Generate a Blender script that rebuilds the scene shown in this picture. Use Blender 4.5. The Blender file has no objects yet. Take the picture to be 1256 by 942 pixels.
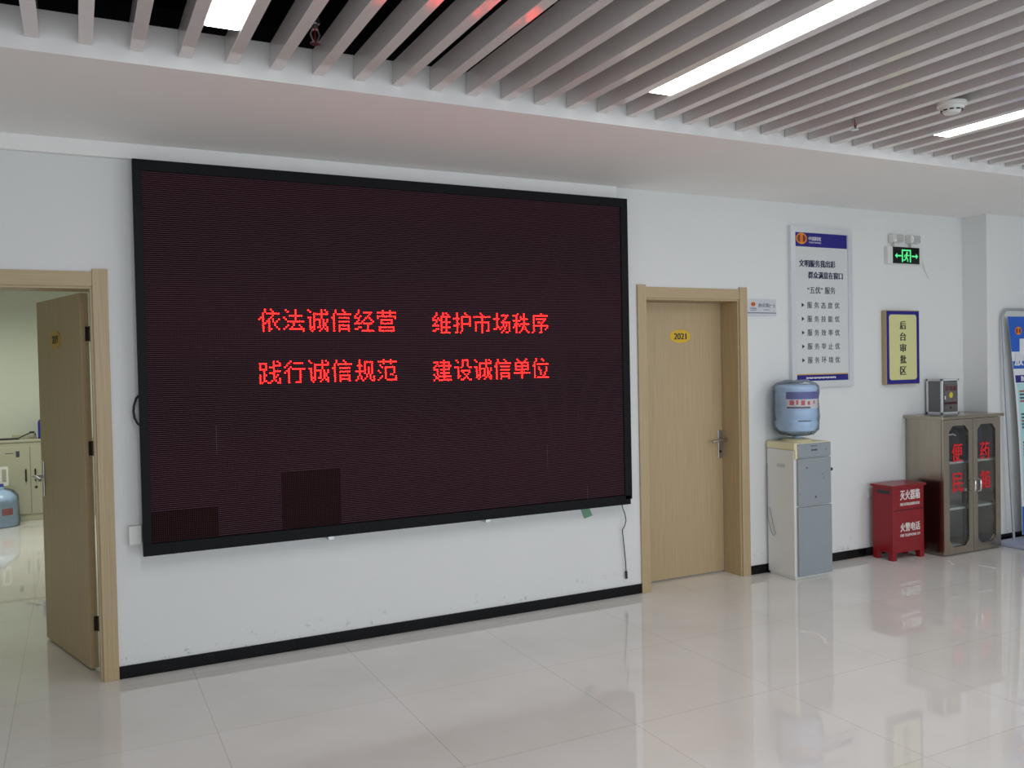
import bpy, bmesh, math, random
from mathutils import Vector, Matrix
random.seed(7)
S = bpy.context.scene
COL = S.collection
R = math.radians
PI = math.pi

# ---------------------------------------------------------------- camera, light, exposure
F, YAW, PITCH, ROLL, DIST, EYE = 1062.05, 0.4666, -0.0219, -0.0203, 4.9133, 1.5884
cam = bpy.data.cameras.new('camera')
cam.sensor_width = 36.0
cam.lens = 36.0 * F / 1256.0
cam_o = bpy.data.objects.new('camera', cam); COL.objects.link(cam_o)
cy, sy, cp, sp = math.cos(YAW), math.sin(YAW), math.cos(PITCH), math.sin(PITCH)
fw = Vector((sy*cp, cy*cp, sp)); rt = Vector((cy, -sy, 0)); up = rt.cross(fw)
cr, sr = math.cos(ROLL), math.sin(ROLL)
r2 = rt*cr + up*sr; u2 = up*cr - rt*sr
M = Matrix((( r2.x, u2.x, -fw.x, 0), (r2.y, u2.y, -fw.y, -DIST), (r2.z, u2.z, -fw.z, EYE), (0, 0, 0, 1)))
cam_o.matrix_world = M
S.camera = cam_o

S.view_settings.view_transform = 'Standard'
S.view_settings.look = 'None'
S.view_settings.gamma = 1.0
S.view_settings.use_curve_mapping = False
S.view_settings.exposure = -0.10
S.cycles.use_denoising = True
S.cycles.max_bounces = 10
S.cycles.diffuse_bounces = 5
S.cycles.sample_clamp_indirect = 2.5
S.cycles.caustics_reflective = False
S.cycles.caustics_refractive = False
S.cycles.denoising_prefilter = 'ACCURATE'

w = bpy.data.worlds.new('world'); S.world = w; w.use_nodes = True
w.node_tree.nodes['Background'].inputs[0].default_value = (0.80, 0.88, 1.0, 1)
w.node_tree.nodes['Background'].inputs[1].default_value = 0.25
w.cycles.sampling_method = 'NONE'

def area(name, loc, rot, sx, sz, power, color, spread=180):
    l = bpy.data.lights.new(name, 'AREA'); l.shape = 'RECTANGLE'; l.size = sx; l.size_y = sz
    l.energy = power; l.color = color
    o = bpy.data.objects.new(name, l); COL.objects.link(o); o.location = loc; o.rotation_euler = rot
    l.spread = R(spread)
    return o
# daylight through the glass front behind the viewer, lamp of the side office
area('daylight', (3.2, -8.8, 1.40), (R(72), 0, 0), 12.0, 2.2, 235, (0.83, 0.925, 1.0))
area('office_lamp', (-0.75, 4.3, 2.72), (0, 0, 0), 1.2, 1.2, 36, (0.98, 1.0, 0.90), 150)

LAMP_STRENGTH = 20.0
LED_RED = (40.0, 0.15, 0.12)

# ---------------------------------------------------------------- material helpers
MATS = {}
def lin(c):
    return tuple(((x/12.92) if x <= 0.04045 else ((x+0.055)/1.055)**2.4) for x in c)
def srgb(r, g, b): return lin((r/255, g/255, b/255))
def mat(name, color=(0.8,0.8,0.8), rough=0.5, metal=0.0, spec=0.5, noise=0.0, nscale=30.0, nstretch=(1,1,1), bump=0.0, coat=0.0, trans=0.0, rough_noise=0.0):
    m = bpy.data.materials.new(name); m.use_nodes = True
    nt = m.node_tree; b = nt.nodes['Principled BSDF']
    b.inputs['Base Color'].default_value = (*color, 1)
    b.inputs['Roughness'].default_value = rough
    b.inputs['Metallic'].default_value = metal
    b.inputs['Specular IOR Level'].default_value = spec
    b.inputs['Coat Weight'].default_value = coat
    b.inputs['Transmission Weight'].default_value = trans
    tc = nt.nodes.new('ShaderNodeTexCoord'); mp = nt.nodes.new('ShaderNodeMapping')
    mp.inputs['Scale'].default_value = nstretch
    nt.links.new(tc.outputs['Object'], mp.inputs['Vector'])
    n = nt.nodes.new('ShaderNodeTexNoise'); n.inputs['Scale'].default_value = nscale; n.inputs['Detail'].default_value = 4
    nt.links.new(mp.outputs['Vector'], n.inputs['Vector'])
    mx = nt.nodes.new('ShaderNodeMix'); mx.data_type = 'RGBA'; mx.blend_type = 'MIX'
    mx.inputs[6].default_value = (*[c*(1-noise) for c in color], 1)
    mx.inputs[7].default_value = (*[min(1, c*(1+noise)) for c in color], 1)
    nt.links.new(n.outputs['Fac'], mx.inputs[0])
    nt.links.new(mx.outputs[2], b.inputs['Base Color'])
    if bump > 0:
        bp = nt.nodes.new('ShaderNodeBump'); bp.inputs['Strength'].default_value = bump; bp.inputs['Distance'].default_value = 0.002
        nt.links.new(n.outputs['Fac'], bp.inputs['Height']); nt.links.new(bp.outputs['Normal'], b.inputs['Normal'])
    if rough_noise > 0:
        mr = nt.nodes.new('ShaderNodeMapRange'); mr.inputs['To Min'].default_value = max(0, rough-rough_noise); mr.inputs['To Max'].default_value = rough+rough_noise
        nt.links.new(n.outputs['Fac'], mr.inputs['Value']); nt.links.new(mr.outputs['Result'], b.inputs['Roughness'])
    MATS[name] = m
    return m
def emis(name, color, strength=1.0, base=(0.02,0.02,0.02)):
    m = bpy.data.materials.new(name); m.use_nodes = True
    b = m.node_tree.nodes['Principled BSDF']
    b.inputs['Base Color'].default_value = (*base, 1)
    b.inputs['Emission Color'].default_value = (*color, 1)
    b.inputs['Emission Strength'].default_value = strength
    return m
def see_through(name, tint, gloss=0.12, rough=0.03, body=0.0, body_col=(0.8,0.8,0.8), bump=0.0):
    """thin transparent sheet: tinted pass-through, fresnel shine, a little milky body"""
    m = bpy.data.materials.new(name); m.use_nodes = True
    nt = m.node_tree; nt.nodes.remove(nt.nodes['Principled BSDF'])
    out = nt.nodes['Material Output']
    t = nt.nodes.new('ShaderNodeBsdfTransparent'); t.inputs[0].default_value = (*tint, 1)
    g = nt.nodes.new('ShaderNodeBsdfGlossy'); g.inputs['Roughness'].default_value = rough
    d = nt.nodes.new('ShaderNodeBsdfDiffuse'); d.inputs[0].default_value = (*body_col, 1)
    lw = nt.nodes.new('ShaderNodeLayerWeight'); lw.inputs['Blend'].default_value = gloss
    m1 = nt.nodes.new('ShaderNodeMixShader'); m1.inputs[0].default_value = body
    nt.links.new(t.outputs[0], m1.inputs[1]); nt.links.new(d.outputs[0], m1.inputs[2])
    m2 = nt.nodes.new('ShaderNodeMixShader'); nt.links.new(lw.outputs['Fresnel'], m2.inputs[0])
    nt.links.new(m1.outputs[0], m2.inputs[1]); nt.links.new(g.outputs[0], m2.inputs[2])
    nt.links.new(m2.outputs[0], out.inputs[0])
    if bump:
        tc = nt.nodes.new('ShaderNodeTexCoord'); n = nt.nodes.new('ShaderNodeTexNoise'); n.inputs['Scale'].default_value = 22
        n.inputs['Detail'].default_value = 3
        nt.links.new(tc.outputs['Object'], n.inputs['Vector'])
        bp = nt.nodes.new('ShaderNodeBump'); bp.inputs['Strength'].default_value = bump; bp.inputs['Distance'].default_value = 0.02
        nt.links.new(n.outputs['Fac'], bp.inputs['Height']); nt.links.new(bp.outputs[0], g.inputs['Normal'])
    return m
def wood(name, c1, c2, axis, rough=0.42):
    m = bpy.data.materials.new(name); m.use_nodes = True
    nt = m.node_tree; b = nt.nodes['Principled BSDF']; b.inputs['Roughness'].default_value = rough
    tc = nt.nodes.new('ShaderNodeTexCoord'); mp = nt.nodes.new('ShaderNodeMapping')
    mp.inputs['Scale'].default_value = (90, 90, 1.2) if axis == 'z' else (1.2, 90, 90)
    nt.links.new(tc.outputs['Object'], mp.inputs['Vector'])
    n = nt.nodes.new('ShaderNodeTexNoise'); n.inputs['Scale'].default_value = 2.2; n.inputs['Detail'].default_value = 5; n.inputs['Roughness'].default_value = 0.6
    nt.links.new(mp.outputs['Vector'], n.inputs['Vector'])
    cr_ = nt.nodes.new('ShaderNodeValToRGB')
    cr_.color_ramp.elements[0].position = 0.30; cr_.color_ramp.elements[0].color = (*c1, 1)
    cr_.color_ramp.elements[1].position = 0.68; cr_.color_ramp.elements[1].color = (*c2, 1)
    nt.links.new(n.outputs['Fac'], cr_.inputs['Fac']); nt.links.new(cr_.outputs['Color'], b.inputs['Base Color'])
    return m

def wall_paint(name, color):
    """matt emulsion with faint scuffs that sit low on the wall"""
    m = mat(name, color, 0.75, noise=0.02, nscale=1.3, bump=0.05)
    nt = m.node_tree; b = nt.nodes['Principled BSDF']
    src = b.inputs['Base Color'].links[0].from_socket
    ge = nt.nodes.new('ShaderNodeNewGeometry'); sx = nt.nodes.new('ShaderNodeSeparateXYZ'); nt.links.new(ge.outputs['Position'], sx.inputs[0])
    n = nt.nodes.new('ShaderNodeTexNoise'); n.inputs['Scale'].default_value = 17; n.inputs['Detail'].default_value = 5; n.inputs['Roughness'].default_value = 0.7
    nt.links.new(ge.outputs['Position'], n.inputs['Vector'])
    a = nt.nodes.new('ShaderNodeMapRange'); a.inputs['From Min'].default_value = 0.60; a.inputs['From Max'].default_value = 0.63
    nt.links.new(n.outputs['Fac'], a.inputs['Value'])
    h = nt.nodes.new('ShaderNodeMapRange'); h.inputs['From Min'].default_value = 0.20; h.inputs['From Max'].default_value = 0.07
    nt.links.new(sx.outputs[2], h.inputs['Value'])
    mu = nt.nodes.new('ShaderNodeMath'); mu.operation = 'MULTIPLY'; nt.links.new(a.outputs[0], mu.inputs[0]); nt.links.new(h.outputs[0], mu.inputs[1])
    mx = nt.nodes.new('ShaderNodeMix'); mx.data_type = 'RGBA'; nt.links.new(mu.outputs[0], mx.inputs[0])
    nt.links.new(src, mx.inputs[6]); mx.inputs[7].default_value = (*[c*0.62 for c in color], 1)
    nt.links.new(mx.outputs[2], b.inputs['Base Color'])
    return m

def floor_mat():
    m = bpy.data.materials.new('polished_tile'); m.use_nodes = True
    nt = m.node_tree; b = nt.nodes['Principled BSDF']
    ge = nt.nodes.new('ShaderNodeNewGeometry'); mp = nt.nodes.new('ShaderNodeMapping')
    mp.inputs['Location'].default_value = (-0.525 + 8.2, 0.91 + 8.3, 0)
    nt.links.new(ge.outputs['Position'], mp.inputs['Vector'])
    br = nt.nodes.new('ShaderNodeTexBrick'); br.offset = 0; br.squash = 1
    br.inputs['Scale'].default_value = 1.0
    br.inputs['Mortar Size'].default_value = 0.0022; br.inputs['Mortar Smooth'].default_value = 0.2
    br.inputs['Brick Width'].default_value = 0.819; br.inputs['Row Height'].default_value = 0.826
    br.inputs['Color1'].default_value = (*srgb(233, 230, 226), 1)
    br.inputs['Color2'].default_value = (*srgb(235, 232, 229), 1)
    br.inputs['Mortar'].default_value = (*srgb(212, 206, 198), 1)
    nt.links.new(mp.outputs['Vector'], br.inputs['Vector'])
    n = nt.nodes.new('ShaderNodeTexNoise'); n.inputs['Scale'].default_value = 2.3; n.inputs['Detail'].default_value = 6
    nt.links.new(mp.outputs['Vector'], n.inputs['Vector'])
    mx = nt.nodes.new('ShaderNodeMix'); mx.data_type = 'RGBA'; mx.blend_type = 'MULTIPLY'; mx.inputs[0].default_value = 1.0
    cr_ = nt.nodes.new('ShaderNodeValToRGB')
    cr_.color_ramp.elements[0].position = 0.3; cr_.color_ramp.elements[0].color = (0.93, 0.92, 0.90, 1)
    cr_.color_ramp.elements[1].position = 0.7; cr_.color_ramp.elements[1].color = (1, 1, 1, 1)
    nt.links.new(n.outputs['Fac'], cr_.inputs['Fac'])
    nt.links.new(br.outputs['Color'], mx.inputs[6]); nt.links.new(cr_.outputs['Color'], mx.inputs[7])
    nt.links.new(mx.outputs[2], b.inputs['Base Color'])
    mr = nt.nodes.new('ShaderNodeMapRange'); mr.inputs['To Min'].default_value = 0.012; mr.inputs['To Max'].default_value = 0.03
    nt.links.new(n.outputs['Fac'], mr.inputs['Value']); nt.links.new(mr.outputs['Result'], b.inputs['Roughness'])
    b.inputs['Specular IOR Level'].default_value = 0.75
    return m

def led_panel_mat(name, base, dot, line, pitch=0.0104, lines=True):
    """unlit dot-matrix face: grid of dull red lens dots, horizontal louvres"""
    m = bpy.data.materials.new(name); m.use_nodes = True
    nt = m.node_tree; b = nt.nodes['Principled BSDF']; b.inputs['Roughness'].default_value = 0.6; b.inputs['Specular IOR Level'].default_value = 0.08
    tc = nt.nodes.new('ShaderNodeTexCoord'); sx = nt.nodes.new('ShaderNodeSeparateXYZ')
    nt.links.new(tc.outputs['Object'], sx.inputs[0])
    def math_(op, a, v=None):
        k = nt.nodes.new('ShaderNodeMath'); k.operation = op
        if isinstance(a, (int, float)): k.inputs[0].default_value = a
        else: nt.links.new(a, k.inputs[0])
        if v is not None:
            if isinstance(v, (int, float)): k.inputs[1].default_value = v
            else: nt.links.new(v, k.inputs[1])
        return k.outputs[0]
    def cell(o):
        return math_('SUBTRACT', math_('FRACT', math_('DIVIDE', o, pitch)), 0.5)
    cx_, cz_ = cell(sx.outputs[0]), cell(sx.outputs[2])
    d2 = math_('ADD', math_('MULTIPLY', cx_, cx_), math_('MULTIPLY', cz_, cz_))
    is_dot = math_('LESS_THAN', d2, 0.085)
    mx = nt.nodes.new('ShaderNodeMix'); mx.data_type = 'RGBA'
    mx.inputs[6].default_value = (*base, 1); mx.inputs[7].default_value = (*dot, 1)
    nt.links.new(is_dot, mx.inputs[0]); last = mx.outputs[2]
    if lines:
        is_line = math_('GREATER_THAN', math_('ABSOLUTE', cz_), 0.36)
        m2 = nt.nodes.new('ShaderNodeMix'); m2.data_type = 'RGBA'
        nt.links.new(is_line, m2.inputs[0]); nt.links.new(last, m2.inputs[6]); m2.inputs[7].default_value = (*line, 1)
        last = m2.outputs[2]
    nt.links.new(last, b.inputs['Base Color'])
    return m

# ---------------------------------------------------------------- mesh helpers
class MB:
    def __init__(s): s.bm = bmesh.new()
    def _merge(s, b2, mtx=None):
        if mtx is not None: bmesh.ops.transform(b2, matrix=mtx, verts=b2.verts)
        me = bpy.data.meshes.new('tmp'); b2.to_mesh(me); b2.free(); s.bm.from_mesh(me); bpy.data.meshes.remove(me)
    def box(s, x0, x1, y0, y1, z0, z1, bev=0.0, seg=2):
        b = bmesh.new(); bmesh.ops.create_cube(b, size=1)
        bmesh.ops.transform(b, matrix=Matrix.Translation(((x0+x1)/2, (y0+y1)/2, (z0+z1)/2)) @ Matrix.Diagonal((abs(x1-x0), abs(y1-y0), abs(z1-z0), 1)), verts=b.verts)
        if bev > 0: bmesh.ops.bevel(b, geom=list(b.edges), offset=bev, segments=seg, affect='EDGES', profile=0.5)
        s._merge(b); return s
    def cyl(s, p0, p1, r0, r1=None, n=24):
        p0, p1 = Vector(p0), Vector(p1); d = p1-p0
        b = bmesh.new(); bmesh.ops.create_cone(b, cap_ends=True, segments=n, radius1=r0, radius2=r0 if r1 is None else r1, depth=d.length)
        q = Vector((0, 0, 1)).rotation_difference(d.normalized()).to_matrix().to_4x4()
        s._merge(b, Matrix.Translation((p0+p1)/2) @ q); return s
    def tube(s, pts, r, n=10):
        pts = [Vector(p) for p in pts]; rings = []; bm = s.bm
        prev = None
        for i, p in enumerate(pts):
            t = (pts[min(i+1, len(pts)-1)] - pts[max(i-1, 0)]).normalized()
            if prev is None:
                a = Vector((0, 0, 1)) if abs(t.z) < 0.9 else Vector((1, 0, 0)); u = t.cross(a).normalized()
            else: u = (prev - t*prev.dot(t)).normalized()
            v = t.cross(u); prev = u
            rings.append([bm.verts.new(p + (u*math.cos(2*PI*k/n) + v*math.sin(2*PI*k/n))*r) for k in range(n)])
        for a, b in zip(rings, rings[1:]):
            for k in range(n): bm.faces.new((a[k], a[(k+1) % n], b[(k+1) % n], b[k]))
        bm.faces.new(list(reversed(rings[0]))); bm.faces.new(rings[-1]); return s
    def lathe(s, c, prof, n=40, wob=0.0, seed=0):
        """prof: list of (radius, z) revolved about a vertical axis through c"""
        rn = random.Random(seed); bm = s.bm; rings = []
        for r, z in prof:
            rings.append([bm.verts.new((c[0] + (r+wob*rn.uniform(-1, 1))*math.cos(2*PI*k/n), c[1] + (r+wob*rn.uniform(-1, 1))*math.sin(2*PI*k/n), c[2]+z+wob*0.5*rn.uniform(-1, 1))) for k in range(n)])
        for a, b in zip(rings, rings[1:]):
            for k in range(n): bm.faces.new((a[k], a[(k+1) % n], b[(k+1) % n], b[k]))
        bm.faces.new(list(reversed(rings[0]))); bm.faces.new(rings[-1]); return s
    def prism(s, poly, y0, y1):
        """polygon given in (x,z), extruded from y0 to y1"""
        bm = s.bm
        a = [bm.verts.new((x, y0, z)) for x, z in poly]; b = [bm.verts.new((x, y1, z)) for x, z in poly]
        n = len(poly)
        bm.faces.new(a); bm.faces.new(list(reversed(b)))
        for k in range(n): bm.faces.new((a[k], b[k], b[(k+1) % n], a[(k+1) % n]))
        return s
    def ring_prism(s, outer, inner, y0, y1):
        """frame between two polygons with the same number of (x,z) corners"""
        bm = s.bm; n = len(outer)
        V = lambda P, y: [bm.verts.new((x, y, z)) for x, z in P]
        o0, o1, i0, i1 = V(outer, y0), V(outer, y1), V(inner, y0), V(inner, y1)
        for k in range(n):
            j = (k+1) % n
            bm.faces.new((o0[k], o0[j], i0[j], i0[k])); bm.faces.new((o1[j], o1[k], i1[k], i1[j]))
            bm.faces.new((o0[j], o0[k], o1[k], o1[j])); bm.faces.new((i0[k], i0[j], i1[j], i1[k]))
        return s
    def disc(s, cx_, cz_, rx, rz, y0, y1, n=32):
        return s.prism([(cx_+rx*math.cos(2*PI*k/n), cz_+rz*math.sin(2*PI*k/n)) for k in range(n)], y0, y1)
    def build(s, name, m, parent=None, smooth=False, loc=None):
        bmesh.ops.remove_doubles(s.bm, verts=s.bm.verts, dist=1e-6)
        bmesh.ops.recalc_face_normals(s.bm, faces=s.bm.faces)
        me = bpy.data.meshes.new(name)
        off = world_loc(parent) if parent else Vector(loc) if loc is not None else None
        if off is None:
            xs = [v.co for v in s.bm.verts]
            off = Vector((sum(v.x for v in xs)/len(xs), sum(v.y for v in xs)/len(xs), min(v.z for v in xs)))
        bmesh.ops.translate(s.bm, verts=s.bm.verts, vec=-off)
        s.bm.to_mesh(me); s.bm.free()
        if smooth:
            for p in me.polygons: p.use_smooth = True
            me.set_sharp_from_angle(angle=R(35))
        me.materials.append(m)
        o = bpy.data.objects.new(name, me); COL.objects.link(o)
        if parent: o.parent = parent
        else: o.location = off
        return o
def world_loc(o):
    v = Vector((0, 0, 0))
    while o is not None: v = v + o.location; o = o.parent
    return v
def rrect(x0, x1, z0, z1, r, n=6):
    P = []
    for cx_, cz_, a in ((x1-r, z1-r, 0), (x0+r, z1-r, 90), (x0+r, z0+r, 180), (x1-r, z0+r, 270)):
        for k in range(n+1):
            t = R(a + 90*k/n); P.append((cx_+r*math.cos(t), cz_+r*math.sin(t)))
    return P
def tag(o, label=None, cat=None, group=None, kind=None):
    if label: o['label'] = label
    if cat: o['category'] = cat
    if group: o['group'] = group
    if kind: o['kind'] = kind
    return o
def thing(name, loc, label, cat, group=None):
    o = bpy.data.objects.new(name, None); COL.objects.link(o); o.location = loc; o.empty_display_size = 0.1
    return tag(o, label, cat, group)
def struct(o): return tag(o, kind='structure')
def text_bm(txt, x0, x1, z0, z1, y, bold=0.0, depth=0.0006, spacing=1.0):
    """lettering fitted into a rectangle of the x-z plane, facing -y"""
    c = bpy.data.curves.new('t', 'FONT'); c.body = txt; c.size = 1.0; c.space_character = spacing; c.resolution_u = 3
    o = bpy.data.objects.new('t', c); COL.objects.link(o)
    dg = bpy.context.evaluated_depsgraph_get(); dg.update()
    me = bpy.data.meshes.new_from_object(o.evaluated_get(dg))
    bpy.data.objects.remove(o); bpy.data.curves.remove(c)
    xs = [v.co.x for v in me.vertices]; ys = [v.co.y for v in me.vertices]
    ax, bx, ay, by = min(xs), max(xs), min(ys), max(ys)
    b = bmesh.new(); b.from_mesh(me)
    for q in range(1, 3 if bold > 0 else 1):
        n0 = len(b.verts); b.from_mesh(me); b.verts.ensure_lookup_table()
        for v in b.verts[n0:]: v.co.x += bold*q; v.co.y += 0.3*bold*(q % 2); v.co.z += 0.00025*q
    bpy.data.meshes.remove(me); bx += 2*bold if bold > 0 else 0; by += 0.3*bold if bold > 0 else 0
    for v in b.verts:
        v.co = Vector((x0+(v.co.x-ax)/(bx-ax)*(x1-x0), y-v.co.z, z0+(v.co.y-ay)/max(1e-6, by-ay)*(z1-z0)))
    g = bmesh.ops.extrude_face_region(b, geom=list(b.faces))
    bmesh.ops.translate(b, verts=[e for e in g['geom'] if isinstance(e, bmesh.types.BMVert)], vec=(0, -depth, 0))
    return b
def text(txt, x0, x1, z0, z1, y, m, parent, bold=0.0, name='lettering', spacing=1.0):
    k = MB(); k._merge(text_bm(txt, x0, x1, z0, z1, y, bold, spacing=spacing))
    return k.build(name, m, parent)

# ---------------------------------------------------------------- materials
white_wall = wall_paint('white_wall_paint', srgb(226, 227, 226))
soffit_paint = wall_paint('soffit_paint', srgb(244, 242, 240))
green_wall = wall_paint('pale_green_wall_paint', srgb(214, 220, 206))
plenum_black = mat('plenum_black', (0.008, 0.008, 0.013), 0.9)
tile = floor_mat()
black_tile = mat('black_skirting_tile', (0.005, 0.005, 0.006), 0.15, spec=0.2, noise=0.3, nscale=14)
oak_z = wood('oak_veneer_upright', srgb(173, 151, 115), srgb(191, 170, 134), 'z')
oak_x = wood('oak_veneer_level', srgb(173, 151, 115), srgb(191, 170, 134), 'x')
rubber = mat('grey_door_seal', srgb(150, 140, 128), 0.6)
steel = mat('satin_steel', srgb(190, 190, 190), 0.3, metal=1.0)
chrome = mat('bright_chrome', srgb(220, 220, 222), 0.15, metal=1.0)
dark_metal = mat('dark_hinge_metal', srgb(70, 60, 52), 0.4, metal=0.8)
slat_paint = mat('slat_white_metal', srgb(222, 216, 214), 0.08, spec=0.7)
frame_black = mat('display_frame_black', (0.008, 0.008, 0.010), 0.5, spec=0.12)
led_face = led_panel_mat('led_face', srgb(26, 11, 16), srgb(58, 22, 28), srgb(26, 11, 16))
led_bare = led_panel_mat('led_face_bare', srgb(15, 7, 9), srgb(64, 28, 30), srgb(30, 15, 18), lines=False)
led_lit = emis('led_lit_red', tuple(c/LED_RED[0] for c in LED_RED), LED_RED[0])
lamp_on = emis('lamp_diffuser', (1.0, 1.0, 1.0), LAMP_STRENGTH, base=(0.8, 0.8, 0.8))
white_plastic = mat('white_plastic', srgb(222, 222, 218), 0.4, noise=0.02)
cream_plastic = mat('cream_plastic', srgb(222, 214, 178), 0.45, noise=0.03)
grey_panel = mat('grey_glass_panel', srgb(146, 154, 160), 0.22, noise=0.04, nscale=8)
black_rubber = mat('black_rubber', (0.012, 0.012, 0.012), 0.5)
black_plastic = mat('black_plastic', (0.018, 0.018, 0.02), 0.4)
red_paint = mat('red_enamel', srgb(138, 13, 26), 0.3, noise=0.08, nscale=9)
white_ink = mat('white_ink', srgb(232, 228, 226), 0.5)
stainless = mat('brushed_stainless', srgb(172, 162, 147), 0.22, metal=1.0, noise=0.16, nscale=2.2, nstretch=(9, 9, 0.7), rough_noise=0.08)  # upright colour streaks give the brushed grain and imitate streaky reflections
stainless_in = mat('stainless_inside', srgb(170, 166, 160), 0.5, metal=0.2)
glass = see_through('cabinet_glass', (0.93, 0.94, 0.94), gloss=0.15, rough=0.02)
red_ink = mat('red_vinyl', srgb(216, 24, 34), 0.45)
blue_ink = mat('deep_blue_print', srgb(28, 24, 128), 0.25)
navy_ink = mat('navy_print', srgb(30, 28, 72), 0.4)
grey_ink = mat('grey_print', srgb(72, 72, 84), 0.4)
orange_ink = mat('orange_print', srgb(232, 140, 34), 0.4)
brown_ink = mat('brown_red_print', srgb(120, 44, 20), 0.4)
gold_ink = mat('gold_print', srgb(200, 160, 70), 0.4)
poster_white = mat('poster_sheet', srgb(214, 216, 216), 0.16, noise=0.02)
alu = mat('anodised_frame', srgb(222, 225, 228), 0.30, metal=0.35)
plate_grey = mat('plate_silver', srgb(202, 206, 212), 0.35)
yellow_board = mat('pale_yellow_board', srgb(216, 214, 152), 0.2, noise=0.02)
bronze_edge = mat('bronze_edge', srgb(176, 156, 120), 0.35, metal=0.5)
black_ink = mat('black_print', (0.012, 0.012, 0.014), 0.4)
yellow_plate = mat('yellow_number_plate', srgb(222, 180, 30), 0.3, noise=0.12, nscale=40)
gold_metal = mat('gilt_number_plate', srgb(206, 160, 50), 0.28, metal=0.6)
exit_black = mat('exit_black_glass', (0.006, 0.009, 0.008), 0.1)
exit_green = emis('exit_green_glow', (0.10, 0.85, 0.28), 0.95, base=(0.02, 0.2, 0.08))
lamp_glass = mat('emergency_lamp_lens', srgb(206, 208, 208), 0.12, metal=0.5, noise=0.25, nscale=60)
bottle_blue = mat('blue_bottle_plastic', srgb(178, 210, 246), 0.2, noise=0.08, nscale=5)
bag_film = see_through('clear_bag_film', (0.97, 0.98, 0.99), gloss=0.2, rough=0.2, body=0.08, body_col=srgb(246, 249, 252), bump=1.0)
label_blue = mat('bottle_label_blue', srgb(70, 76, 160), 0.5)
label_white = mat('bottle_label_white', srgb(225, 222, 226), 0.5)
label_red = mat('bottle_label_red', srgb(205, 60, 62), 0.5)
banner_blue = mat('banner_blue', srgb(28, 92, 196), 0.4, noise=0.08, nscale=3)
banner_cyan = mat('banner_pale_cyan', srgb(178, 222, 224), 0.4)
banner_white = mat('banner_white', srgb(225, 230, 234), 0.4)
tube_grey = mat('grey_tube', srgb(168, 174, 182), 0.35, metal=0.3)
base_grey = mat('blue_grey_plastic', srgb(170, 176, 200), 0.4)
office_cream = mat('cream_steel', srgb(184, 182, 160), 0.4, noise=0.02)
folder_blue = mat('blue_folder', srgb(30, 44, 150), 0.4)
tape_green = mat('green_tape', srgb(110, 160, 128), 0.5)
dark_bag = mat('dark_fabric', (0.018, 0.018, 0.02), 0.7, noise=0.3, nscale=30)
navy_box = mat('navy_box', srgb(26, 28, 78), 0.5)
brown_glass = mat('brown_bottle', srgb(70, 42, 26), 0.2)
jar_white = mat('jar_white', srgb(205, 205, 200), 0.4)

# ---------------------------------------------------------------- room shell
H = 2.77           # underside of the soffit
SO = -1.292        # its front edge
XL, XR = -3.4, 9.6
YB = -9.0
WT = 0.20          # wall thickness
D1 = (-0.745, 0.088)   # left doorway, clear of the casing
D2 = (3.513, 4.342)    # right doorway
DH = 2.033

struct(MB().box(XL-0.2, XR+0.2, YB, 6.35, -0.08, 0.0).build('floor', tile, loc=(0, 0, 0)))
m = MB()
m.box(XL, D1[0], 0, WT, 0, 2.9); m.box(D1[0], D1[1], 0, WT, DH, 2.9); m.box(D1[1], D2[0], 0, WT, 0, 2.9)
m.box(D2[0], D2[1], 0, WT, DH, 2.9); m.box(D2[1], XR, 0, WT, 0, 2.9)
struct(m.build('wall_front', white_wall, loc=(0, 0, 0)))
struct(MB().box(XL-0.2, XL, YB, WT, 0, 2.9).build('wall_left', white_wall))
struct(MB().box(XR, XR+0.2, YB, WT, 0, 2.9).build('wall_right', white_wall))
struct(MB().box(XL, XR, SO, 0, H, 2.925).build('ceiling', soffit_paint, loc=(0, 0, 0)))
struct(MB().box(XL, XR, YB, 0, 3.5, 3.6).build('ceiling_plenum', plenum_black))
m = MB(); m.box(XL-0.2, XR+0.2, 0, WT, 2.9, 3.6); m.box(XL-0.2, XL, YB, 0, 2.9, 3.6); m.box(XR, XR+0.2, YB, 0, 2.9, 3.6); m.box(XL, XR, SO, 0, 2.9251, 2.93)
struct(m.build('wall_plenum', plenum_black, loc=(0, 0, 0)))
struct(MB().box(6.83, XR, -0.222, 0, 0, H).build('column', white_wall))
# small office behind the open door
m = MB(); m.box(-3.4, 1.9, 6.2, 6.35, 0, H); m.box(-3.55, -3.4, WT, 6.35, 0, H); m.box(1.75, 1.9, WT, 6.2, 0, H)
struct(m.build('wall_office', green_wall, loc=(0, 0, 0)))
struct(MB().box(-3.4, 1.75, WT, 6.2, H, H+0.1).build('ceiling_office', soffit_paint))
# skirting
m = MB(); m.box(0.158, 3.442, -0.010, 0, 0, 0.066, 0.002); m.box(4.418, 6.83, -0.010, 0, 0, 0.066, 0.002)
struct(m.build('baseboard_front', black_tile, loc=(0, 0, 0)))
struct(MB().box(6.83, XR, -0.232, -0.222, 0, 0.066, 0.002).build('baseboard_column', black_tile))
struct(MB().box(XL, 3.27, -0.035, 0, 2.690, H, 0.003).build('trim_3', soffit_paint))

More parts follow.
